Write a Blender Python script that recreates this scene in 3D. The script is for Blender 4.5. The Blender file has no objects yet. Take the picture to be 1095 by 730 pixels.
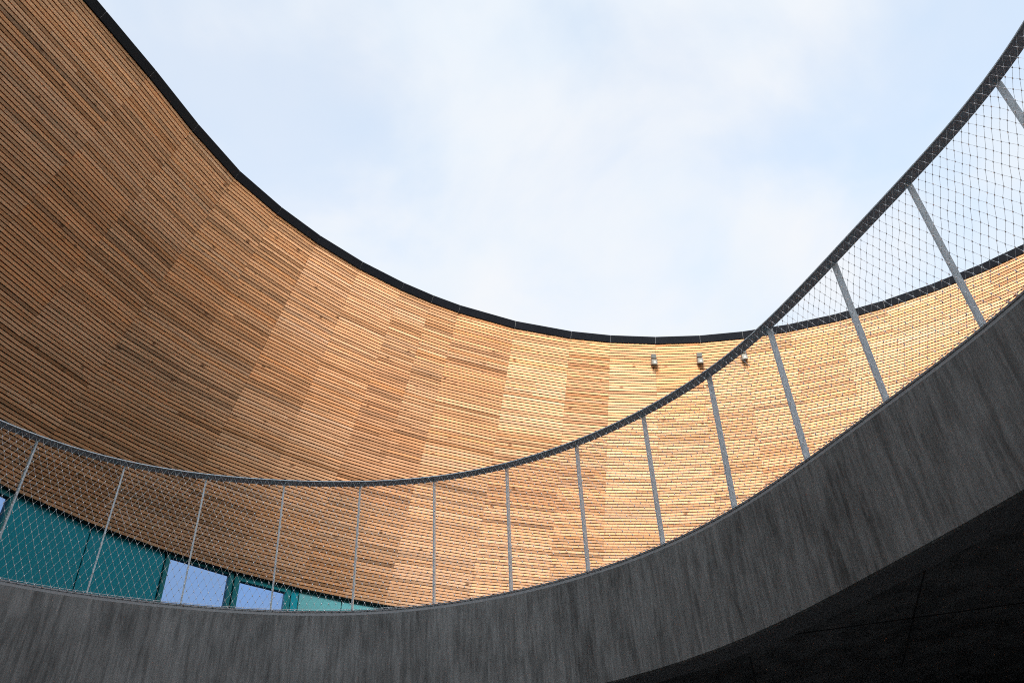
import bpy, math, random
from mathutils import Vector, Matrix
random.seed(7)
R = math.radians
scene = bpy.context.scene
col = scene.collection
EYE = 1.6                       # camera height above the court floor

# ------------------------------------------------------------------ camera
PITCH, ROLL = 0.68324555, -0.05319517
cd = bpy.data.cameras.new('camera'); cam = bpy.data.objects.new('camera', cd); col.objects.link(cam)
f_ = Vector((0, math.cos(PITCH), math.sin(PITCH))); r_ = Vector((1, 0, 0)); u_ = r_.cross(f_)
r2 = r_*math.cos(ROLL) + u_*math.sin(ROLL); u2 = u_*math.cos(ROLL) - r_*math.sin(ROLL)
m = Matrix((r2, u2, -f_)).transposed().to_4x4(); m.translation = Vector((0, 0, EYE))
cam.matrix_world = m
cd.sensor_fit = 'HORIZONTAL'; cd.sensor_width = 36; cd.lens = 36*880/1095
cd.clip_start = 0.05; cd.clip_end = 5000
scene.camera = cam

# ------------------------------------------------------------------ sky, sun, exposure
SUN_AZ, SUN_EL = R(258), R(20)            # direction the sun stands in (plan angle from +x, elevation)
w = bpy.data.worlds.new('World'); scene.world = w; w.use_nodes = True
SEED = 4.4
nt = w.node_tree; nt.nodes.clear()
N = nt.nodes.new; L = nt.links.new
out = N('ShaderNodeOutputWorld'); bg = N('ShaderNodeBackground'); bg.inputs['Strength'].default_value = 0.1
sky = N('ShaderNodeTexSky'); sky.sky_type = 'NISHITA'; sky.sun_disc = False
sky.sun_elevation = SUN_EL; sky.sun_rotation = R(90)-SUN_AZ; sky.air_density = 1.0; sky.dust_density = 1.5
tc = N('ShaderNodeTexCoord')
# clouds lie on a flat layer: project the view direction onto it
sep = N('ShaderNodeSeparateXYZ'); L(tc.outputs['Generated'], sep.inputs[0])
addz = N('ShaderNodeMath'); addz.operation = 'ADD'; addz.inputs[1].default_value = 0.25; L(sep.outputs['Z'], addz.inputs[0])
mx = N('ShaderNodeMath'); mx.operation = 'MAXIMUM'; mx.inputs[1].default_value = 0.05; L(addz.outputs[0], mx.inputs[0])
dx = N('ShaderNodeMath'); dx.operation = 'DIVIDE'; L(sep.outputs['X'], dx.inputs[0]); L(mx.outputs[0], dx.inputs[1])
dy = N('ShaderNodeMath'); dy.operation = 'DIVIDE'; L(sep.outputs['Y'], dy.inputs[0]); L(mx.outputs[0], dy.inputs[1])
cmb = N('ShaderNodeCombineXYZ'); L(dx.outputs[0], cmb.inputs[0]); L(dy.outputs[0], cmb.inputs[1]); cmb.inputs[2].default_value = SEED
n1 = N('ShaderNodeTexNoise'); n1.inputs['Scale'].default_value = 2.9; n1.inputs['Detail'].default_value = 8; n1.inputs['Roughness'].default_value = 0.52; n1.inputs['Distortion'].default_value = 0.35
L(cmb.outputs[0], n1.inputs['Vector'])
cr = N('ShaderNodeMapRange'); cr.interpolation_type = 'SMOOTHSTEP'
cr.inputs['From Min'].default_value = 0.30; cr.inputs['From Max'].default_value = 0.60
cr.inputs['To Min'].default_value = 0.71; cr.inputs['To Max'].default_value = 1.0
L(n1.outputs['Fac'], cr.inputs['Value'])
n2 = N('ShaderNodeTexNoise'); n2.inputs['Scale'].default_value = 4.5; n2.inputs['Detail'].default_value = 4
L(cmb.outputs[0], n2.inputs['Vector'])
cc = N('ShaderNodeMix'); cc.data_type = 'RGBA'; cc.inputs[6].default_value = (4.45, 4.85, 5.30, 1); cc.inputs[7].default_value = (4.85, 5.02, 5.25, 1)
cr2 = N('ShaderNodeMapRange'); cr2.inputs['From Min'].default_value = 0.38; cr2.inputs['From Max'].default_value = 0.62
L(n2.outputs['Fac'], cr2.inputs['Value']); L(cr2.outputs[0], cc.inputs[0])
skb = N('ShaderNodeVectorMath'); skb.operation = 'MULTIPLY'; skb.inputs[1].default_value = (1.85, 2.5, 2.65); L(sky.outputs[0], skb.inputs[0])
mixs = N('ShaderNodeMix'); mixs.data_type = 'RGBA'
L(cr.outputs[0], mixs.inputs[0]); L(skb.outputs[0], mixs.inputs[6]); L(cc.outputs[2], mixs.inputs[7])
# thin cloud glows round the hidden sun and towards the zenith
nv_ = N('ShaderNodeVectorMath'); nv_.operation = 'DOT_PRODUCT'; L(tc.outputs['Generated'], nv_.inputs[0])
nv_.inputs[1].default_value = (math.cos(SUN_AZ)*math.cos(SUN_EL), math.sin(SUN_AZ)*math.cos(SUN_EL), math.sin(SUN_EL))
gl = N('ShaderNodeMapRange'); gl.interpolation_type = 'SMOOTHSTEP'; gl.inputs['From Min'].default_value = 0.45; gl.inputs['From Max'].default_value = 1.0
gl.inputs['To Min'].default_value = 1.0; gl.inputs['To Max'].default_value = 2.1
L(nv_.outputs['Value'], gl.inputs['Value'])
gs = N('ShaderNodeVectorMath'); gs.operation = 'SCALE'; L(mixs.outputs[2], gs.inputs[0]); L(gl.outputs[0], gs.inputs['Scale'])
# bright haze along the horizon
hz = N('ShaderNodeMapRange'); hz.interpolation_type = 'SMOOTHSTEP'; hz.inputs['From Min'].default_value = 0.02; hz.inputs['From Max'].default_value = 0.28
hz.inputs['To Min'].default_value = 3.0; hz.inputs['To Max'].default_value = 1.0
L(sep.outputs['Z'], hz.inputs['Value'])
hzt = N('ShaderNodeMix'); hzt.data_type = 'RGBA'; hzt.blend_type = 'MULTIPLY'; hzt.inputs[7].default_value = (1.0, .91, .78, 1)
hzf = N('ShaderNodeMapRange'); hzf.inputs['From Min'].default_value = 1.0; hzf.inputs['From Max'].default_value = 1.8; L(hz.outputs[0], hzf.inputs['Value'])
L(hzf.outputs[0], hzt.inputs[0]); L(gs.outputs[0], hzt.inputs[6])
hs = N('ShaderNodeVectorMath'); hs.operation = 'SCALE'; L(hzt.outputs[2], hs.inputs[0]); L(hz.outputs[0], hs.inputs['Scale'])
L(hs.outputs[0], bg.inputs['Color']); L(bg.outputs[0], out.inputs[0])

sl = bpy.data.lights.new('sun', 'SUN'); so = bpy.data.objects.new('sun', sl); col.objects.link(so)
sl.energy = 4.9; sl.angle = R(16); sl.color = (1.0, 0.97, 0.93)
sdir = Vector((math.cos(SUN_AZ)*math.cos(SUN_EL), math.sin(SUN_AZ)*math.cos(SUN_EL), math.sin(SUN_EL)))
so.rotation_euler = sdir.to_track_quat('Z', 'Y').to_euler(); so.location = sdir*60
vs = scene.view_settings; vs.view_transform = 'Standard'; vs.look = 'None'; vs.gamma = 1; vs.use_curve_mapping = False
vs.exposure = 0.9
scene.render.engine = 'CYCLES'
scene.cycles.sample_clamp_indirect = 4.0
scene.cycles.max_bounces = 8; scene.cycles.diffuse_bounces = 5
scene.cycles.use_denoising = False
scene.cycles.filter_width = 1.05

# ------------------------------------------------------------------ materials
def newmat(name):
    mt = bpy.data.materials.new(name); mt.use_nodes = True
    n = mt.node_tree; b = n.nodes['Principled BSDF']
    return mt, n, b
def simple(name, c, rough=0.5, metal=0.0, noise=0.0, scale=8.0, spec=None):
    mt, n, b = newmat(name)
    b.inputs['Roughness'].default_value = rough; b.inputs['Metallic'].default_value = metal
    b.inputs['Base Color'].default_value = (*c, 1)
    if spec is not None: b.inputs['Specular IOR Level'].default_value = spec
    if noise:
        t = n.nodes.new('ShaderNodeTexCoord'); x = n.nodes.new('ShaderNodeTexNoise'); x.inputs['Scale'].default_value = scale; x.inputs['Detail'].default_value = 5
        n.links.new(t.outputs['Object'], x.inputs['Vector'])
        mr = n.nodes.new('ShaderNodeMix'); mr.data_type = 'RGBA'
        mr.inputs[6].default_value = (*[v*(1-noise) for v in c], 1); mr.inputs[7].default_value = (*[min(1, v*(1+noise)) for v in c], 1)
        n.links.new(x.outputs['Fac'], mr.inputs[0]); n.links.new(mr.outputs[2], b.inputs['Base Color'])
        m2 = n.nodes.new('ShaderNodeMapRange'); m2.inputs['To Min'].default_value = max(0, rough-.12); m2.inputs['To Max'].default_value = min(1, rough+.12)
        n.links.new(x.outputs['Fac'], m2.inputs['Value']); n.links.new(m2.outputs[0], b.inputs['Roughness'])
    return mt

def wood_material():
    mt, n, b = newmat('larch_slats'); nn = n.nodes.new; ll = n.links.new
    uv = nn('ShaderNodeUVMap'); uv.uv_map = 'UVMap'
    at = nn('ShaderNodeAttribute'); at.attribute_name = 'board'
    def mapped(sx, sy):
        mp = nn('ShaderNodeMapping'); mp.inputs['Scale'].default_value = (sx, sy, 1); ll(uv.outputs[0], mp.inputs['Vector']); return mp
    g = nn('ShaderNodeTexNoise'); g.inputs['Scale'].default_value = 1; g.inputs['Detail'].default_value = 4; g.inputs['Distortion'].default_value = .6
    ll(mapped(2.2, 120).outputs[0], g.inputs['Vector'])
    big = nn('ShaderNodeTexNoise'); big.inputs['Scale'].default_value = 1; big.inputs['Detail'].default_value = 3
    ll(mapped(1.5, 10).outputs[0], big.inputs['Vector'])
    s1 = nn('ShaderNodeMapRange'); s1.inputs['From Min'].default_value = .25; s1.inputs['From Max'].default_value = .75; s1.inputs['To Min'].default_value = .72; s1.inputs['To Max'].default_value = 1.22
    ll(g.outputs['Fac'], s1.inputs['Value'])
    s2 = nn('ShaderNodeMapRange'); s2.inputs['From Min'].default_value = .3; s2.inputs['From Max'].default_value = .7; s2.inputs['To Min'].default_value = .84; s2.inputs['To Max'].default_value = 1.12
    ll(big.outputs['Fac'], s2.inputs['Value'])
    mu = nn('ShaderNodeMath'); mu.operation = 'MULTIPLY'; ll(s1.outputs[0], mu.inputs[0]); ll(s2.outputs[0], mu.inputs[1])
    sc = nn('ShaderNodeVectorMath'); sc.operation = 'SCALE'; ll(at.outputs['Color'], sc.inputs[0]); ll(mu.outputs[0], sc.inputs['Scale'])
    # knots
    vo = nn('ShaderNodeTexVoronoi'); vo.voronoi_dimensions = '2D'; vo.inputs['Scale'].default_value = 1
    ll(mapped(1.8, 2.6).outputs[0], vo.inputs['Vector'])
    vsep = nn('ShaderNodeSeparateColor'); ll(vo.outputs['Color'], vsep.inputs[0])
    rad = nn('ShaderNodeMapRange'); rad.inputs['To Min'].default_value = .02; rad.inputs['To Max'].default_value = .085; ll(vsep.outputs[0], rad.inputs['Value'])
    dv = nn('ShaderNodeMath'); dv.operation = 'DIVIDE'; ll(vo.outputs['Distance'], dv.inputs[0]); ll(rad.outputs[0], dv.inputs[1])
    kst = nn('ShaderNodeMapRange'); kst.inputs['To Min'].default_value = .40; kst.inputs['To Max'].default_value = .85; ll(vsep.outputs[1], kst.inputs['Value'])
    kr0 = nn('ShaderNodeMapRange'); kr0.interpolation_type = 'SMOOTHSTEP'; kr0.inputs['From Min'].default_value = .35; kr0.inputs['From Max'].default_value = 1.25; kr0.inputs['To Min'].default_value = 1; kr0.inputs['To Max'].default_value = 0
    ll(dv.outputs[0], kr0.inputs['Value'])
    kr = nn('ShaderNodeMath'); kr.operation = 'MULTIPLY'; ll(kr0.outputs[0], kr.inputs[0]); ll(kst.outputs[0], kr.inputs[1])
    kn = nn('ShaderNodeMix'); kn.data_type = 'RGBA'; kn.inputs[7].default_value = (.10, .042, .018, 1)
    ll(kr.outputs[0], kn.inputs[0]); ll(sc.outputs[0], kn.inputs[6])
    ll(kn.outputs[2], b.inputs['Base Color'])
    b.inputs['Roughness'].default_value = .72; b.inputs['Specular IOR Level'].default_value = .25
    bp = nn('ShaderNodeBump'); bp.inputs['Strength'].default_value = .25; bp.inputs['Distance'].default_value = .002
    ll(g.outputs['Fac'], bp.inputs['Height']); ll(bp.outputs[0], b.inputs['Normal'])
    return mt

def concrete_material(name, dark, light, streaks=True):
    mt, n, b = newmat(name); nn = n.nodes.new; ll = n.links.new
    uv = nn('ShaderNodeUVMap'); uv.uv_map = 'UVMap'
    def noise(sx, sy, det, dist=0.0, rough=.5):
        mp = nn('ShaderNodeMapping'); mp.inputs['Scale'].default_value = (sx, sy, 1); ll(uv.outputs[0], mp.inputs['Vector'])
        x = nn('ShaderNodeTexNoise'); x.inputs['Scale'].default_value = 1; x.inputs['Detail'].default_value = det; x.inputs['Distortion'].default_value = dist; x.inputs['Roughness'].default_value = rough
        ll(mp.outputs[0], x.inputs['Vector']); return x
    a = noise(5.0, 1.0, 8, .6, .66) if streaks else noise(1.2, 1.0, 4)
    c = noise(30, 2.4, 8, .3, .72) if streaks else noise(6, 5, 4)
    d = noise(1.1, 1.6, 9, .4, .62); e = noise(85, 30, 3, 0, .7)
    def rng(x, lo, hi, fm=.3, fx=.7):
        q = nn('ShaderNodeMapRange'); q.inputs['From Min'].default_value = fm; q.inputs['From Max'].default_value = fx; q.inputs['To Min'].default_value = lo; q.inputs['To Max'].default_value = hi
        ll(x.outputs['Fac'], q.inputs['Value']); return q
    def add(p, q):
        z = nn('ShaderNodeMath'); z.operation = 'ADD'; ll(p.outputs[0], z.inputs[0]); ll(q.outputs[0], z.inputs[1]); return z
    t = add(add(rng(a, .04, .28, .38, .62), rng(c, 0, .36, .40, .60)), add(rng(d, .06, .32, .32, .68), rng(e, 0, .10)))
    mx_ = nn('ShaderNodeMix'); mx_.data_type = 'RGBA'; mx_.inputs[6].default_value = (*dark, 1); mx_.inputs[7].default_value = (*light, 1)
    ct = nn('ShaderNodeMapRange'); ct.inputs['From Min'].default_value = .20; ct.inputs['From Max'].default_value = .92; ct.inputs['To Min'].default_value = 0; ct.inputs['To Max'].default_value = 1
    ll(t.outputs[0], ct.inputs['Value']); ll(ct.outputs[0], mx_.inputs[0])
    # blow holes
    vo = nn('ShaderNodeTexVoronoi'); vo.voronoi_dimensions = '2D'
    mp = nn('ShaderNodeMapping'); mp.inputs['Scale'].default_value = (7, 7, 1); ll(uv.outputs[0], mp.inputs['Vector']); ll(mp.outputs[0], vo.inputs['Vector'])
    hr = nn('ShaderNodeMapRange'); hr.inputs['From Min'].default_value = .02; hr.inputs['From Max'].default_value = .045; hr.inputs['To Min'].default_value = .7; hr.inputs['To Max'].default_value = 0
    ll(vo.outputs['Distance'], hr.inputs['Value'])
    hm = nn('ShaderNodeMix'); hm.data_type = 'RGBA'; hm.inputs[7].default_value = (.03, .03, .03, 1)
    ll(hr.outputs[0], hm.inputs[0]); ll(mx_.outputs[2], hm.inputs[6]); ll(hm.outputs[2], b.inputs['Base Color'])
    b.inputs['Roughness'].default_value = .62
    bp = nn('ShaderNodeBump'); bp.inputs['Strength'].default_value = .35; bp.inputs['Distance'].default_value = .004
    ll(t.outputs[0], bp.inputs['Height']); ll(bp.outputs[0], b.inputs['Normal'])
    return mt

M = dict(
    wood=wood_material(),
    concrete=concrete_material('fair_faced_concrete', (.075, .073, .070), (.36, .352, .342)),
    ceiling=concrete_material('shuttered_concrete', (.10, .10, .10), (.30, .30, .30), False),
    arris=simple('concrete_arris', (.30, .30, .305), .6, 0, .15, 6),
    black=simple('black_membrane', (.012, .011, .011), .9),
    batten=simple('brown_backing', (.15, .08, .042), .9),
    coping=simple('black_coated_metal', (.006, .007, .0105), .5, 0, .2, 3, .12),
    joint=simple('grey_light_leak', (.22, .22, .24), .5),  # pale grey painted in for light leaking through the coping joints
    galv=simple('galvanised_steel', (.80, .87, .98), .45, .05, .15, 30),
    rail=simple('handrail_steel', (.50, .49, .52), .42, .15, .2, 20),
    wire=simple('stainless_wire', (.92, .92, .93), .32, .45),
    ferrule=simple('polished_ferrule', (.96, .96, .97), .30, .45),
    trim=simple('edge_trim_steel', (.50, .52, .55), .35, .3, .2, 10),
    teal=simple('teal_panel', (.003, .245, .32), .5, 0, .1, 2, .15),
    tealframe=simple('teal_window_frame', (.003, .165, .19), .45, 0, 0, 8, .2),
    tealglass=simple('pale_teal_glass', (.10, .34, .36), .12, .25),
    glass=simple('solar_glass', (.25, .385, .64), .03, 1.0),
    lampbody=simple('lamp_grey', (.13, .125, .11), .5, 0),
    lampbox=simple('lamp_box_grey', (.11, .113, .108), .5),
    lampglass=simple('lamp_lens', (.33, .33, .30), .25),
    asphalt=simple('court_floor', (.20, .20, .20), .9, 0, .3, 4),
    decking=simple('dark_deck_coating', (.06, .06, .062), .8, 0, .25, 3),
    roof=simple('roof_felt', (.06, .06, .06), .9, 0, .2, 2),
    render=simple('outer_render', (.35, .34, .32), .8, 0, .1, 2),
)

# ------------------------------------------------------------------ helpers
class MB:
    def __init__(s): s.v = []; s.f = []; s.uv = []; s.c = []
    def quad(s, p, uv=None, c=None):
        i = len(s.v); s.v += [tuple(q) for q in p]; s.f.append(tuple(range(i, i+len(p))))
        s.uv.append(uv or [(0, 0)]*len(p)); s.c.append(c or (1, 1, 1))
    def hexa(s, a, b, uv=None, c=None):
        """a: 4 corners of the near face, b: the same four on the far face"""
        s.quad(a, uv, c); s.quad(b[::-1], None if uv is None else uv[::-1], c)
        for i in range(4):
            j = (i+1) % 4
            s.quad([a[j], a[i], b[i], b[j]], None if uv is None else [uv[j], uv[i], uv[i], uv[j]], c)
    def box(s, o, x, y, z, c=None):
        """box centred at o with half-axis vectors x, y, z"""
        o = Vector(o)
        A = [o-x-y-z, o+x-y-z, o+x-y+z, o-x-y+z]; B = [p+2*y for p in A]
        s.hexa(A, B, None, c)
    def tube(s, a, b, r, n=4, caps=False):
        a = Vector(a); b = Vector(b); d = (b-a).normalized(); x = d.orthogonal().normalized(); y = d.cross(x)
        i = len(s.v)
        for p in (a, b):
            for k in range(n):
                t = 2*math.pi*k/n; s.v.append(tuple(p+r*(x*math.cos(t)+y*math.sin(t))))
        for k in range(n):
            s.f.append((i+k, i+(k+1) % n, i+n+(k+1) % n, i+n+k)); s.uv.append([(0, 0)]*4); s.c.append((1, 1, 1))
        if caps:
            s.f.append(tuple(i+k for k in range(n))[::-1]); s.uv.append([(0, 0)]*n); s.c.append((1, 1, 1))
            s.f.append(tuple(i+n+k for k in range(n))); s.uv.append([(0, 0)]*n); s.c.append((1, 1, 1))
    def build(s, name, mat, parent=None, color=False, smooth=False):
        o0 = Vector((0, 0, 0))
        p = parent
        while p is not None: o0 += p.location; p = p.parent
        me = bpy.data.meshes.new(name)
        me.from_pydata([tuple(Vector(v)-o0) for v in s.v], [], s.f)
        ul = me.uv_layers.new(name='UVMap'); k = 0; flat = []
        for u in s.uv:
            for q in u: flat += [q[0], q[1]]
        ul.data.foreach_set('uv', flat)
        if color:
            at = me.attributes.new('board', 'FLOAT_COLOR', 'CORNER'); fl = []
            for u, c in zip(s.uv, s.c):
                fl += [c[0], c[1], c[2], 1.0]*len(u)
            at.data.foreach_set('color', fl)
        if smooth: me.polygons.foreach_set('use_smooth', [True]*len(me.polygons))
        me.materials.append(mat); me.update()
        ob = bpy.data.objects.new(name, me); col.objects.link(ob)
        if parent is not None: ob.parent = parent
        return ob
def thing(name, label, cat, loc=(0, 0, 0), group=None):
    o = bpy.data.objects.new(name, None); col.objects.link(o); o.location = loc; o.empty_display_size = .2
    o['label'] = label; o['category'] = cat
    if group: o['group'] = group
    return o

# ------------------------------------------------------------------ plan geometry
S = 1.2                                     # size of the timber bowl
CX, CY = 2.83*S, 3.24*S                     # centre of the bowl
LEAN = .625
# plan of the bowl: a round part, a straight flank at the far left, and the rest closing behind the viewer.
# each corner: (x, y of the top of the slats in bowl units, outward direction in degrees, True where it is only a coping joint)
KL = math.sqrt(1+LEAN*LEAN)
def on_circle(cx, cy, a_, half=False): return (cx+6.87*math.cos(R(a_)), cy+6.87*math.sin(R(a_)), a_, half)
VERT = [on_circle(2.83, 3.24, a_, h_) for a_, h_ in ((152.58, 0), (146.65, 1), (141.15, 0), (135.2, 1), (129.45, 0), (125.32, 1), (121.6, 0),
        (113.9, 0), (106.3, 0), (100.95, 0), (94.95, 0), (89.06, 0), (83.5, 0), (77.6, 0), (71.65, 0), (65.75, 0), (59.85, 0), (53.95, 0), (48.0, 0), (42.1, 0))]
FLANK = 160.4                                # outward direction of the straight flank
DX, DY = -.336, -.942
x_, y_ = VERT[0][0], VERT[0][1]
VERT = [(x_+DX*2.99, y_+DY*2.99, FLANK, 0), (x_+DX*2.25, y_+DY*2.25, FLANK, 1), (x_+DX*1.518, y_+DY*1.518, FLANK, 0), (x_+DX*.76-.024, y_+DY*.76+.008, FLANK-2.5, 1)]+VERT
C2X, C2Y = VERT[0][0]-6.87*math.cos(R(FLANK)), VERT[0][1]-6.87*math.sin(R(FLANK))
n_ = 10
for k in range(1, n_+1): VERT.append(on_circle(2.83, 3.24, 42.1+(FLANK-180-42.1)*k/n_, k % 2))
n_ = 30
for k in range(0, n_): VERT.append(on_circle(C2X, C2Y, FLANK-180-180*k/n_, k % 2 if k else 0))
NV = len(VERT)
def wallv(k, z, off=0.0):
    """corner k of the leaning wall; z in bowl units (8 = top of the slats); off = metres behind the face"""
    x, y, a_, _ = VERT[k % NV]; t = R(a_); r = LEAN*(8-z)*S+off/KL
    return Vector((x*S+r*math.cos(t), y*S+r*math.sin(t), z*S+EYE+off*LEAN/KL))
def plan(k, dist, z):
    """corner k of an upright wall 'dist' metres outside the top edge of the slats"""
    x, y, a_, _ = VERT[k % NV]; t = R(a_)
    return Vector((x*S+dist*math.cos(t), y*S+dist*math.sin(t), z))
def circ_index(th):
    """corner index and fraction for a polar angle on the round part or the flank"""
    th = min(th, 167)
    tab = [(176.5, 0), (170.8, 1), (164.9, 2), (158.7, 3)]+[(VERT[i][2], i) for i in range(4, 24)]
    for (a0, i0), (a1, i1) in zip(tab, tab[1:]):
        if a0 >= th >= a1: return i0, (a0-th)/(a0-a1)
    return 22, 1.0
def ringpt(th, dist, z):
    i, u = circ_index(th); return plan(i, dist, z).lerp(plan(i+1, dist, z), u)
def wall(th, z, off=0.0):
    i, u = circ_index(th); return wallv(i, z, off).lerp(wallv(i+1, z, off), u)
BOT = [3.9139, -0.2467, -0.1342, -0.1475, -0.0968, 0.0111, -0.0565, -0.0027, -0.0096, 0.0276, -0.0236, 0.0019, 0.0158, 0.0053, -0.0176, 0.0046, 0.0131]
TOP = [3.898, -0.2237, -0.1654, -0.1282, -0.0719, 0.0053, -0.061, 0.0077, 0.0023, 0.0111, -0.0326, 0.0251, 0.0069, -0.0038, -0.0194, 0.0084, -0.0108]
OX, OY = -1.0, 2.5                          # pole of the oval opening
def four(c, t):
    v = c[0]
    for k in range(1, 9): v += c[2*k-1]*math.cos(k*t)+c[2*k]*math.sin(k*t)
    return v
def oval(c, t, z, off=0.0):
    """point on the edge of the oval opening at polar angle t, pushed 'off' metres away from the void"""
    def q(a): r = four(c, a); return Vector((OX+r*math.cos(a), OY+r*math.sin(a), 0))
    d = (q(t+.01)-q(t-.01)).normalized(); nrm = Vector((d.y, -d.x, 0))
    p = q(t)+nrm*off; p.z = z
    return p
def oval_frame(c, t):
    d = (oval(c, t+.01, 0)-oval(c, t-.01, 0)).normalized()
    return d, Vector((d.y, -d.x, 0))
Z0 = 2.5755+EYE                             # top of the concrete edge
ZB = 1.735+EYE                              # underside of the edge beam
ZC = 1.80+EYE                               # ceiling under the deck
ZD = Z0-.02                                 # deck level
ZR = Z0+1.1                                 # underside of the handrail
RT = LEAN*(8-4.41)*S+.09            # radius of the recessed teal wall
Z_SOF = 4.41

# ------------------------------------------------------------------ ground
g = MB(); n = 64
ring = [Vector((600*math.cos(2*math.pi*k/n), 600*math.sin(2*math.pi*k/n), 0)) for k in range(n)]
g.quad(ring)
go = g.build('ground', M['asphalt']); go['kind'] = 'structure'

# ------------------------------------------------------------------ timber bowl
PANELS = []                                  # runs of corner indices from seam to seam
cur = [0]
for k in range(1, NV+1):
    cur.append(k)
    if not VERT[k % NV][3]: PANELS.append(cur); cur = [k]
bowl = thing('timber_bowl_wall', 'tall inward leaning curved wall clad in thin horizontal larch slats under a black coping', 'wall', (CX, CY, 0))
ROWS = 101
PITCHZ = (8.0-Z_SOF)/ROWS                    # about 50 mm on the slope
FILL = .715
BASE = (.70, .380, .204)
TONES = [((1.05, 1.07, 1.10), 3), ((1.0, 1.0, 1.0), 6), ((.96, .93, .89), 4), ((.92, .86, .82), 2.0), ((1.01, .95, .88), 3)]
def tone():
    x = random.random()*sum(t[1] for t in TONES)
    for t, wgt in TONES:
        x -= wgt
        if x <= 0: return t
    return TONES[0][0]
def panel(ids):
    mb = MB()
    # rows delivered as one batch share a tone
    rows_left = 0; tl = tr = (1, 1, 1); splitting = False
    L0 = [(wallv(i, 8)-wallv(ids[0], 8)).length for i in ids]; wide = len(ids) > 2
    brk = [v/L0[-1] for v in L0]
    ptone = random.gauss(1, .06)
    for i in range(ROWS):
        if rows_left <= 0:
            rows_left = random.randint(8, 32); tl = tone()
            splitting = wide and random.random() < .5
            tr = tone() if splitting else tl
        rows_left -= 1
        zt = 8.0-PITCHZ*i-.0010+random.uniform(-.0009, .0009); zb = zt-PITCHZ*FILL
        dep = random.uniform(0, .003)
        if splitting: cuts = [0, brk[1], 1]
        elif wide and random.random() < .32: cuts = [0, random.choice([.25, .36, brk[1], brk[1], .64, .75]), 1]
        elif random.random() < .10: cuts = [0, random.uniform(.25, .75), 1]
        else: cuts = [0, 1]
        def at(u, z, off):
            for j in range(len(brk)-1):
                if u <= brk[j+1]+1e-9: break
            return wallv(ids[j], z, off).lerp(wallv(ids[j+1], z, off), (u-brk[j])/(brk[j+1]-brk[j]))
        ln = L0[-1]*(1+LEAN*(8-zt)/6.87); gap = .0012/ln
        for j in range(len(cuts)-1):
            u0, u1 = cuts[j]+gap, cuts[j+1]-gap
            tn = tl if j == 0 else tr
            x = random.random()
            js = random.gauss(1, .155)*ptone
            hue = random.gauss(0, .055)
            if x < .06: js *= 1.22
            elif x < .11: js *= .74; hue += .02
            js = min(js, .82/(BASE[0]*tn[0]))
            c = (BASE[0]*tn[0]*js, BASE[1]*tn[1]*js*(1-hue*.7), BASE[2]*tn[2]*js*(1-hue*1.6))
            ou, ov = random.uniform(0, 300), random.uniform(0, 300)
            stops = [u0]+[v for v in brk[1:-1] if u0 < v < u1]+[u1]
            for v0, v1 in zip(stops, stops[1:]):
                near = [at(v0, zb, dep), at(v1, zb, dep), at(v1, zt, dep), at(v0, zt, dep)]
                far = [at(v0, zb, .024), at(v1, zb, .024), at(v1, zt, .024), at(v0, zt, .024)]
                uv = [(ou+v0*ln, ov), (ou+v1*ln, ov), (ou+v1*ln, ov+.036), (ou+v0*ln, ov+.036)]
                mb.hexa(near, far, uv, c)
    return mb.build('slat_panel', M['wood'], bowl, color=True)
for ids in PANELS: panel(ids)
# membrane behind the slats, coping, dark soffit under the slats
def facets(): return [(k, k+1) for k in range(NV)]
mb = MB()
for t0, t1 in facets():
    mb.hexa([wallv(t0, Z_SOF, .026), wallv(t1, Z_SOF, .026), wallv(t1, 8.02, .026), wallv(t0, 8.02, .026)],
            [wallv(t0, Z_SOF, .08), wallv(t1, Z_SOF, .08), wallv(t1, 8.02, .08), wallv(t0, 8.02, .08)])
mb.build('backing_membrane', M['batten'], bowl)
CZ0, CZ1 = 8.004, 8.097
strip = MB()
for t0, t1 in facets():
    def at(u, z, off): return wallv(t0, z, off).lerp(wallv(t1, z, off), u)
    ln = (wallv(t0, 8, 0)-wallv(t1, 8, 0)).length; gp = .0035/ln
    mb = MB(); u0, u1 = gp, 1-gp
    mb.hexa([at(u0, CZ0, -.016), at(u1, CZ0, -.016), at(u1, CZ1, -.016), at(u0, CZ1, -.016)],
            [at(u0, CZ0, .34), at(u1, CZ0, .34), at(u1, CZ1, .30), at(u0, CZ1, .30)])
    mb.build('coping', M['coping'], bowl)
    g0 = gp*.9
    for p0, p1 in (((t0, 0), None),):
        A = [wallv(t0, CZ0+.002, -.013), at(g0, CZ0+.002, -.013), at(g0, CZ1-.002, -.013), wallv(t0, CZ1-.002, -.013)]
        B = [wallv(t0, CZ0+.002, .2), at(g0, CZ0+.002, .2), at(g0, CZ1-.002, .2), wallv(t0, CZ1-.002, .2)]
        strip.hexa(A, B)
strip.build('joint_leak_strip', M['joint'], bowl)
mb = MB()
for t0, t1 in facets():
    a0, a1 = wallv(t0, Z_SOF, .006), wallv(t1, Z_SOF, .006)
    b0, b1 = plan(t0, RT+.3, a0.z+.01), plan(t1, RT+.3, a0.z+.01)
    up = Vector((0, 0, .04))
    mb.hexa([a0, b0, b1, a1], [a0+up, b0+up, b1+up, a1+up])
mb.build('soffit', M['black'], bowl)
mb = MB(); zr_ = 8.04*S+EYE
for t0, t1 in facets():
    a0, a1 = wallv(t0, 8.04, .30), wallv(t1, 8.04, .30); b0, b1 = plan(t0, RT+2.2, a0.z), plan(t1, RT+2.2, a1.z)
    dn = Vector((0, 0, -.12)); mb.hexa([a0, b0, b1, a1], [a0+dn, b0+dn, b1+dn, a1+dn])
mb.build('roof', M['roof'], bowl)
mb = MB()
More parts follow.
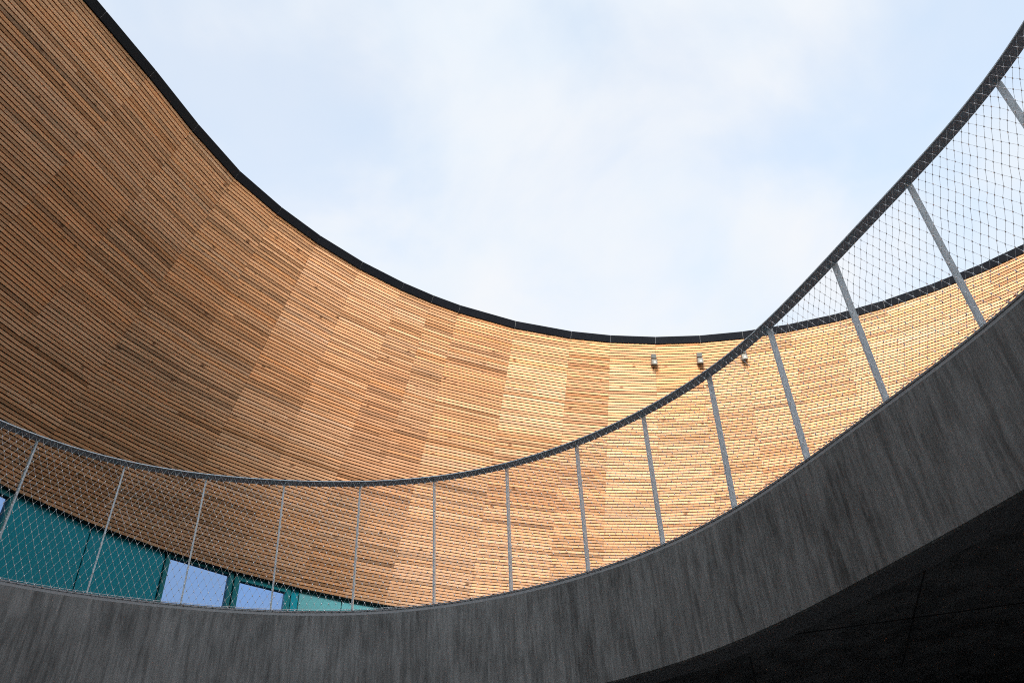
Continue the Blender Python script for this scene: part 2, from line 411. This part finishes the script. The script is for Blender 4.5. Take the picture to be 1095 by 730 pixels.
for t0, t1 in facets():
    b0, b1 = plan(t0, RT+2.21, 0), plan(t1, RT+2.21, 0); c0, c1 = plan(t0, RT+2.5, 0), plan(t1, RT+2.5, 0)
    up = Vector((0, 0, zr_+.15)); mb.hexa([b0, b1, b1+up, b0+up], [c0, c1, c1+up, c0+up])
mb.build('outer_wall', M['render'], bowl)

# ------------------------------------------------------------------ teal wall under the slats
fac = thing('teal_facade', 'recessed glossy teal panel wall with reflective windows tucked below the slats', 'facade', (CX, CY, ZD))
ZT = Z_SOF*S+EYE+.012
def facade_panel(t0, t1, mat, name='wall_panel', z0=ZD, z1=ZT, off=0.0, gap=.009, thick=.05, parent=None):
    """flat panel between two plan angles lying on the facet chord"""
    P0, P1 = ringpt(t0, RT+off, 0), ringpt(t1, RT+off, 0); d = (P1-P0).normalized()
    n_ = Vector((d.y, -d.x, 0));
    if n_.dot(Vector((CX, CY, 0))-P0) < 0: n_ = -n_
    p0, p1 = P0+d*gap, P1-d*gap
    mb = MB(); z = Vector((0, 0, z0)); zz = Vector((0, 0, z1))
    mb.hexa([p0+z, p1+z, p1+zz, p0+zz], [p0-n_*thick+z, p1-n_*thick+z, p1-n_*thick+zz, p0-n_*thick+zz])
    return mb.build(name, mat, parent or fac)
def window(t0, t1, top=.07, side=.10):
    P0, P1 = ringpt(t0, RT, 0), ringpt(t1, RT, 0); d = (P1-P0).normalized(); ln = (P1-P0).length
    n_ = Vector((d.y, -d.x, 0))
    if n_.dot(Vector((CX, CY, 0))-P0) < 0: n_ = -n_
    up = Vector((0, 0, 1)); mb = MB(); zm = (ZD+ZT)/2; hz = (ZT-ZD)/2-.003
    mid = (P0+P1)/2
    for s_ in (-1, 1):
        mb.box(mid+d*s_*(ln/2-.012-side/2)+up*zm-n_*.03, d*side/2, n_*.055, up*hz)
    mb.box(mid+up*(ZT-top/2-.003)-n_*.03, d*(ln/2-.013-side), n_*.05, up*top/2)
    mb.box(mid+up*(ZD+.06)-n_*.03, d*(ln/2-.013-side), n_*.05, up*.05)
    fr = mb.build('window', M['tealframe'], fac)
    gb = MB(); gb.box(mid+up*(zm)-n_*.035, d*(ln/2-side-.014), n_*.012, up*(hz-.005)); gb.build('pane', M['glass'], fr)
    return fr
window(158.7, 152.08, .07, .055)
facade_panel(152.08, 146.4, M['teal']); facade_panel(146.4, 140.52, M['teal'])
window(140.52, 134.82, .035, .06)
window(134.78, 129.85, .085, .08)
facade_panel(129.83, 129.12, M['teal'])
for a_, b_ in ((129.12, 125.3), (125.3, 121.4), (121.4, 117.5), (117.5, 113.9)):
    o = facade_panel(a_, b_, M['tealglass'], 'glass_panel'); o['label'] = 'paler reflective teal glass panel'
def flat_panel(i, j):
    mb = MB(); p0, p1, q0, q1 = plan(i, RT, 0), plan(j, RT, 0), plan(i, RT+.05, 0), plan(j, RT+.05, 0)
    g_ = (p1-p0).normalized()*.009; z = Vector((0, 0, ZD)); zz = Vector((0, 0, ZT))
    mb.hexa([p0+g_+z, p1-g_+z, p1-g_+zz, p0+g_+zz], [q0+g_+z, q1-g_+z, q1-g_+zz, q0+g_+zz]); mb.build('wall_panel', M['teal'], fac)
k11 = next(i for i in range(NV) if abs(VERT[i][2]-113.9) < .01)
for k in range(k11, NV): flat_panel(k, k+1)
for k in range(0, 3): flat_panel(k, k+1)
mb = MB()
for t0, t1 in facets():
    p0, p1, q0, q1 = plan(t0, RT+.14, ZD), plan(t1, RT+.14, ZD), plan(t0, RT+.25, ZD), plan(t1, RT+.25, ZD)
    up = Vector((0, 0, ZT-ZD-.01)); mb.hexa([p0, p1, p1+up, p0+up], [q0, q1, q1+up, q0+up])
mb.build('inner_backing', M['black'], fac)

# ------------------------------------------------------------------ concrete deck and edge beam
deck = thing('concrete_ring_deck', 'dark board marked concrete ring beam edging the oval opening below the railing', 'concrete deck', (OX, OY, ZB))
NS = 288
ts = [2*math.pi*k/NS for k in range(NS+1)]
s = 0; arc = [0]
for k in range(NS): s += (oval(BOT, ts[k+1], 0)-oval(BOT, ts[k], 0)).length; arc.append(s)
mb = MB(); ch = MB()
CH = .030
for k in range(NS):
    a_, b_ = ts[k], ts[k+1]; u0, u1 = arc[k], arc[k+1]
    z1 = Z0-.012-CH
    mb.quad([oval(BOT, a_, ZB+.012), oval(BOT, a_, z1), oval(BOT, b_, z1), oval(BOT, b_, ZB+.012)], [(u0, 0), (u0, .8), (u1, .8), (u1, 0)])
    mb.quad([oval(BOT, a_, ZB, .010), oval(BOT, a_, ZB+.012), oval(BOT, b_, ZB+.012), oval(BOT, b_, ZB, .010)], [(u0, -.02), (u0, 0), (u1, 0), (u1, -.02)])
    ch.quad([oval(BOT, a_, z1), oval(BOT, a_, Z0-.012, .010), oval(BOT, b_, Z0-.012, .010), oval(BOT, b_, z1)], [(u0, 0), (u0, .1), (u1, .1), (u1, 0)])
mb.build('edge_face', M['concrete'], deck, smooth=True)
ch.build('chamfer', M['arris'], deck, smooth=True)
# downstand strip, its back face, ceiling and deck floor
mb = MB()
def outer(t, z):
    d = Vector((math.cos(t), math.sin(t))); best = 99
    for k in range(NV):
        p, q = plan(k, RT+.1, 0), plan(k+1, RT+.1, 0); e = q-p; w_ = Vector((p.x-OX, p.y-OY))
        den = d.x*e.y-d.y*e.x
        if abs(den) < 1e-9: continue
        l_ = (w_.x*e.y-w_.y*e.x)/den; u = (w_.x*d.y-w_.y*d.x)/den
        if l_ > 0 and -1e-6 <= u <= 1+1e-6: best = min(best, l_)
    return Vector((OX+d.x*best, OY+d.y*best, z))
for k in range(NS):
    a_, b_ = ts[k], ts[k+1]; u0, u1 = arc[k], arc[k+1]
    mb.quad([oval(BOT, a_, ZB, .010), oval(BOT, b_, ZB, .010), oval(BOT, b_, ZB, .22), oval(BOT, a_, ZB, .22)], [(u0, 0), (u1, 0), (u1, .2), (u0, .2)])
    mb.quad([oval(BOT, a_, ZB, .22), oval(BOT, b_, ZB, .22), oval(BOT, b_, ZC, .225), oval(BOT, a_, ZC, .225)], [(u0, 0), (u1, 0), (u1, .1), (u0, .1)])
mb.build('drip_strip', M['arris'], deck, smooth=False)
mb = MB(); up = MB()
for k in range(NS):
    a_, b_ = ts[k], ts[k+1]
    q = [oval(BOT, a_, ZC, .223), oval(BOT, b_, ZC, .223), outer(b_, ZC), outer(a_, ZC)]
    mb.quad(q, [(p.x, p.y) for p in q])
    q = [oval(BOT, a_, ZD, .014), outer(a_, ZD), outer(b_, ZD), oval(BOT, b_, ZD, .014)]
    up.quad(q, [(p.x, p.y) for p in q])
mb.build('ceiling', M['ceiling'], deck); up.build('deck_floor', M['decking'], deck)
# formwork joints in the ceiling: shallow dark grooves lined with filler strips
mb = MB(); e1 = Vector((.25, .968, 0)); e2 = Vector((.968, -.25, 0)); zc = Vector((0, 0, ZC-.001))
for p, d, ln in (((2.41, 5.17), e1, 1.0), ((3.55, 4.75), e1, 1.3), ((2.73, 5.05), e2, 1.6), ((1.62, 6.2), e1, .5)):
    mb.box(Vector((p[0], p[1], 0))+zc, d*ln, Vector((-d.y, d.x, 0))*.004, Vector((0, 0, .003)))
mb.build('joint_filler', M['decking'], deck)
# steel strip on top of the edge
mb = MB()
for k in range(NS):
    a_, b_ = ts[k], ts[k+1]
    A = [oval(BOT, a_, Z0-.013, .006), oval(BOT, b_, Z0-.013, .006), oval(BOT, b_, Z0, .006), oval(BOT, a_, Z0, .006)]
    B = [oval(BOT, a_, Z0-.013, .075), oval(BOT, b_, Z0-.013, .075), oval(BOT, b_, Z0, .075), oval(BOT, a_, Z0, .075)]
    mb.quad(A[::-1]); mb.quad([A[3], A[2], B[2], B[3]]); mb.quad([A[1], A[0], B[0], B[1]])
mb.build('edge_trim', M['trim'], deck)

# ------------------------------------------------------------------ lower wall under the deck
lw = thing('lower_wall', 'bare concrete wall standing in the dark below the deck ceiling', 'wall', (4, 6.7, 0))
mb = MB(); d = Vector((.998, -.08, 0)); nn_ = Vector((.08, .998, 0))
c_ = Vector((4.0, 6.60, 0))
a0 = c_-d*7; a1 = c_+d*7; h = Vector((0, 0, ZC-.02))
mb.hexa([a0, a1, a1+h, a0+h], [a0+nn_*.3, a1+nn_*.3, a1+nn_*.3+h, a0+nn_*.3+h], [(0, 0), (14, 0), (14, 3.4), (0, 3.4)])
mb.build('wall_face', M['concrete'], lw)
bw = thing('basement_wall', 'round concrete basement wall around the lower court', 'wall', (CX, CY, 0))
mb = MB()
for t0, t1 in facets():
    p0, p1, q0, q1 = plan(t0, RT+.15, 0), plan(t1, RT+.15, 0), plan(t0, RT+.4, 0), plan(t1, RT+.4, 0)
    u = Vector((0, 0, ZD-.01)); mb.hexa([p0, p1, p1+u, p0+u], [q0, q1, q1+u, q0+u], [(t0*.75, 0), (t1*.75, 0), (t1*.75, 4), (t0*.75, 4)])
mb.build('wall_face', M['concrete'], bw)

# ------------------------------------------------------------------ railing
rail = thing('oval_railing', 'steel railing with flat bar posts and diamond wire net round the oval opening', 'railing', (OX, OY, Z0))
lip = MB(); mb = MB()
for k in range(NS):
    a_, b_ = ts[k], ts[k+1]
    prof = [(-.038, 0), (-.038, .0125), (.046, .0125), (.046, 0)]
    A = [oval(TOP, a_, ZR+h_, o_) for o_, h_ in prof]; B = [oval(TOP, b_, ZR+h_, o_) for o_, h_ in prof]
    for i in (1, 2, 3):
        j = (i+1) % 4; mb.quad([A[i], A[j], B[j], B[i]])
    prof = [(-.038, 0), (-.041, .002), (-.041, .005), (-.036, .0125)]
    A = [oval(TOP, a_, ZR+h_, o_) for o_, h_ in prof]; B = [oval(TOP, b_, ZR+h_, o_) for o_, h_ in prof]
    for i in range(3): lip.quad([A[i], A[i+1], B[i+1], B[i]])
lip.build('handrail_lit_lip', M['galv'], rail)  # paler than the handrail: sky highlight along its edge put into the colour
mb.build('handrail', M['rail'], rail)
POSTB = [(-3.287, 5.872), (-2.689, 6.175), (-2.042, 6.381), (-1.411, 6.49), (-0.747, 6.444), (-0.123, 6.262), (0.479, 5.983), (0.99, 5.559), (1.425, 5.066), (1.767, 4.469), (2.07, 3.873), (2.351, 3.243)]
angb = [math.atan2(y-OY, x-OX) for x, y in POSTB]
POSTT = [(-3.262, 5.846), (-2.686, 6.14), (-2.058, 6.304), (-1.408, 6.39), (-0.755, 6.393), (-0.118, 6.202), (0.484, 5.928), (1.007, 5.529), (1.445, 5.029), (1.804, 4.51), (2.085, 3.875), (2.342, 3.233)]
angt = [math.atan2(y-OY, x-OX) for x, y in POSTT]
pairs = list(zip(angb, angt))
def walk(t, sgn):
    """polar angle one post spacing further along the edge"""
    acc = 0; p = oval(BOT, t, 0)
    while acc < .655:
        t += sgn*.002; q = oval(BOT, t, 0); acc += (q-p).length; p = q
    return t
t = angt[-1]; more = []
t = math.atan2(2.566-OY, 2.594-OX); more.append(t)
for k in range(12): t = walk(t, -1); more.append(t)
t = math.atan2(5.431-OY, -3.796-OX); left = [t]
for k in range(11): t = walk(t, 1); left.append(t)
for t in more+left: pairs.append((t, t))
for tb, tt in pairs:
    mb = MB()
    def sec(c, t, z):
        d, nrm = oval_frame(c, t); p = oval(c, t, z, .004)
        return [p-d*.006, p+d*.006, p+d*.006+nrm*.05, p-d*.006+nrm*.05]
    lo = sec(BOT, tb, Z0-.004); hi = sec(TOP, tt, ZR+.001)
    mb.hexa(lo, hi); mb.build('post', M['galv'], rail)
# diamond net: zigzag wires with ferrules where they cross
CELL, NROW = .0548, 21
angs = []
t = math.atan2(5.431-OY, -3.796-OX)
for k in range(3): t = walk(t, 1)
net_end = more[3]
p = oval(BOT, t, 0); acc = 0
while t > net_end:
    angs.append(t); acc = 0
    while acc < CELL/2:
        t -= .0004; q = oval(BOT, t, 0); acc += (q-p).length; p = q
wires = MB(); ferr = MB()
def node(i, j):
    v = j/NROW; t = angs[i]; lo_ = oval(BOT, t, Z0-.004, -.003); hi_ = oval(TOP, t, ZR+.004, -.034)
    q = lo_.lerp(hi_, v)
    s_ = .004*math.sin(i*.61+j*1.3)*math.sin(math.pi*v)+random.uniform(-.0018, .0018)
    nrm = oval_frame(BOT, t)[1]; d = oval_frame(BOT, t)[0]
    return q+nrm*s_+d*random.uniform(-.0022, .0022)+Vector((0, 0, random.uniform(-.0025, .0025) if 0 < j < NROW else 0))
def bicone(mb_, p, rm=.0040, re=.0022, h=.0062, n=6):
    i = len(mb_.v)
    for z, r in ((-h, re), (0, rm), (h, re)):
        for k in range(n): mb_.v.append((p.x+r*math.cos(2*math.pi*k/n), p.y+r*math.sin(2*math.pi*k/n), p.z+z))
    for l in (0, 1):
        for k in range(n):
            j = (k+1) % n; mb_.f.append((i+l*n+k, i+l*n+j, i+(l+1)*n+j, i+(l+1)*n+k)); mb_.uv.append([(0, 0)]*4); mb_.c.append((1, 1, 1))
    for l, sgn in ((0, -1), (2, 1)):
        f = [i+l*n+k for k in range(n)]; mb_.f.append(tuple(f[::sgn])); mb_.uv.append([(0, 0)]*n); mb_.c.append((1, 1, 1))
nodes = {}
for i in range(len(angs)):
    for j in range(NROW+1):
        if (i+j) % 2 == 0: nodes[i, j] = node(i, j)
for (i, j), p_ in nodes.items():
    for di in (-1, 1):
        q_ = nodes.get((i+di, j+1))
        if q_ is not None: wires.tube(p_, q_, .00085, 4)
    bicone(ferr, p_)
nt_ = wires.build('wire_net', M['wire'], rail, smooth=True); ferr.build('ferrule', M['ferrule'], nt_)
mb = MB()
for i in range(len(angs)-1):
    mb.tube(oval(BOT, angs[i], Z0+.004, -.003), oval(BOT, angs[i+1], Z0+.004, -.003), .002, 5)
mb.build('edge_cable', M['wire'], rail, smooth=True)

# ------------------------------------------------------------------ wall lamps
LBL = ['small grey wall lamp under the coping, leftmost of the three, clear of the railing',
       'small grey wall lamp under the coping, middle one, just above the handrail',
       'small grey wall lamp under the coping, rightmost, half behind the handrail']
for th, lb in zip((95.30, 89.39, 83.77), LBL):
    zc_ = 7.795; O = wall(th, zc_)
    k_, u = circ_index(th)
    tx = (wallv(k_+1, zc_)-wallv(k_, zc_)).normalized(); upv = (wall(th, 7.9)-wall(th, 7.6)).normalized()
    nv = tx.cross(upv).normalized()
    if nv.dot(Vector((0, 0, EYE))-O) < 0: nv = -nv
    lp = thing('wall_lamp', lb, 'lamp', O, 'wall lamps below the coping')
    b1 = MB(); b1.box(O+upv*.062+nv*.030, tx*.046, nv*.029, upv*.038); b1.box(O+upv*.012+nv*.035, tx*.012, nv*.010, upv*.02); b1.build('mounting_box', M['lampbox'], lp)
    b2 = MB(); hx, hu = .056, .056; cB = O-upv*.050
    base = [cB-tx*hx-upv*hu+nv*.02, cB+tx*hx-upv*hu+nv*.02, cB+tx*hx+upv*hu+nv*.02, cB-tx*hx+upv*hu+nv*.02]
    frn = [cB-tx*hx*.86-upv*hu*.8+nv*.12, cB+tx*hx*.86-upv*hu*.8+nv*.12, cB+tx*hx*.86+upv*hu*.8+nv*.095, cB-tx*hx*.86+upv*hu*.8+nv*.095]
    b2.hexa(frn, base); b2.build('lamp_body', M['lampbody'], lp)
    b3 = MB(); cF = (frn[0]+frn[1]+frn[2]+frn[3])/4
    lens = [cF-upv*.008+(p-cF)*.42+nv*.004 for p in frn]; lb_ = [p-nv*.02 for p in lens]
    b3.hexa(lens, lb_); b3.build('lens', M['lampglass'], lp)
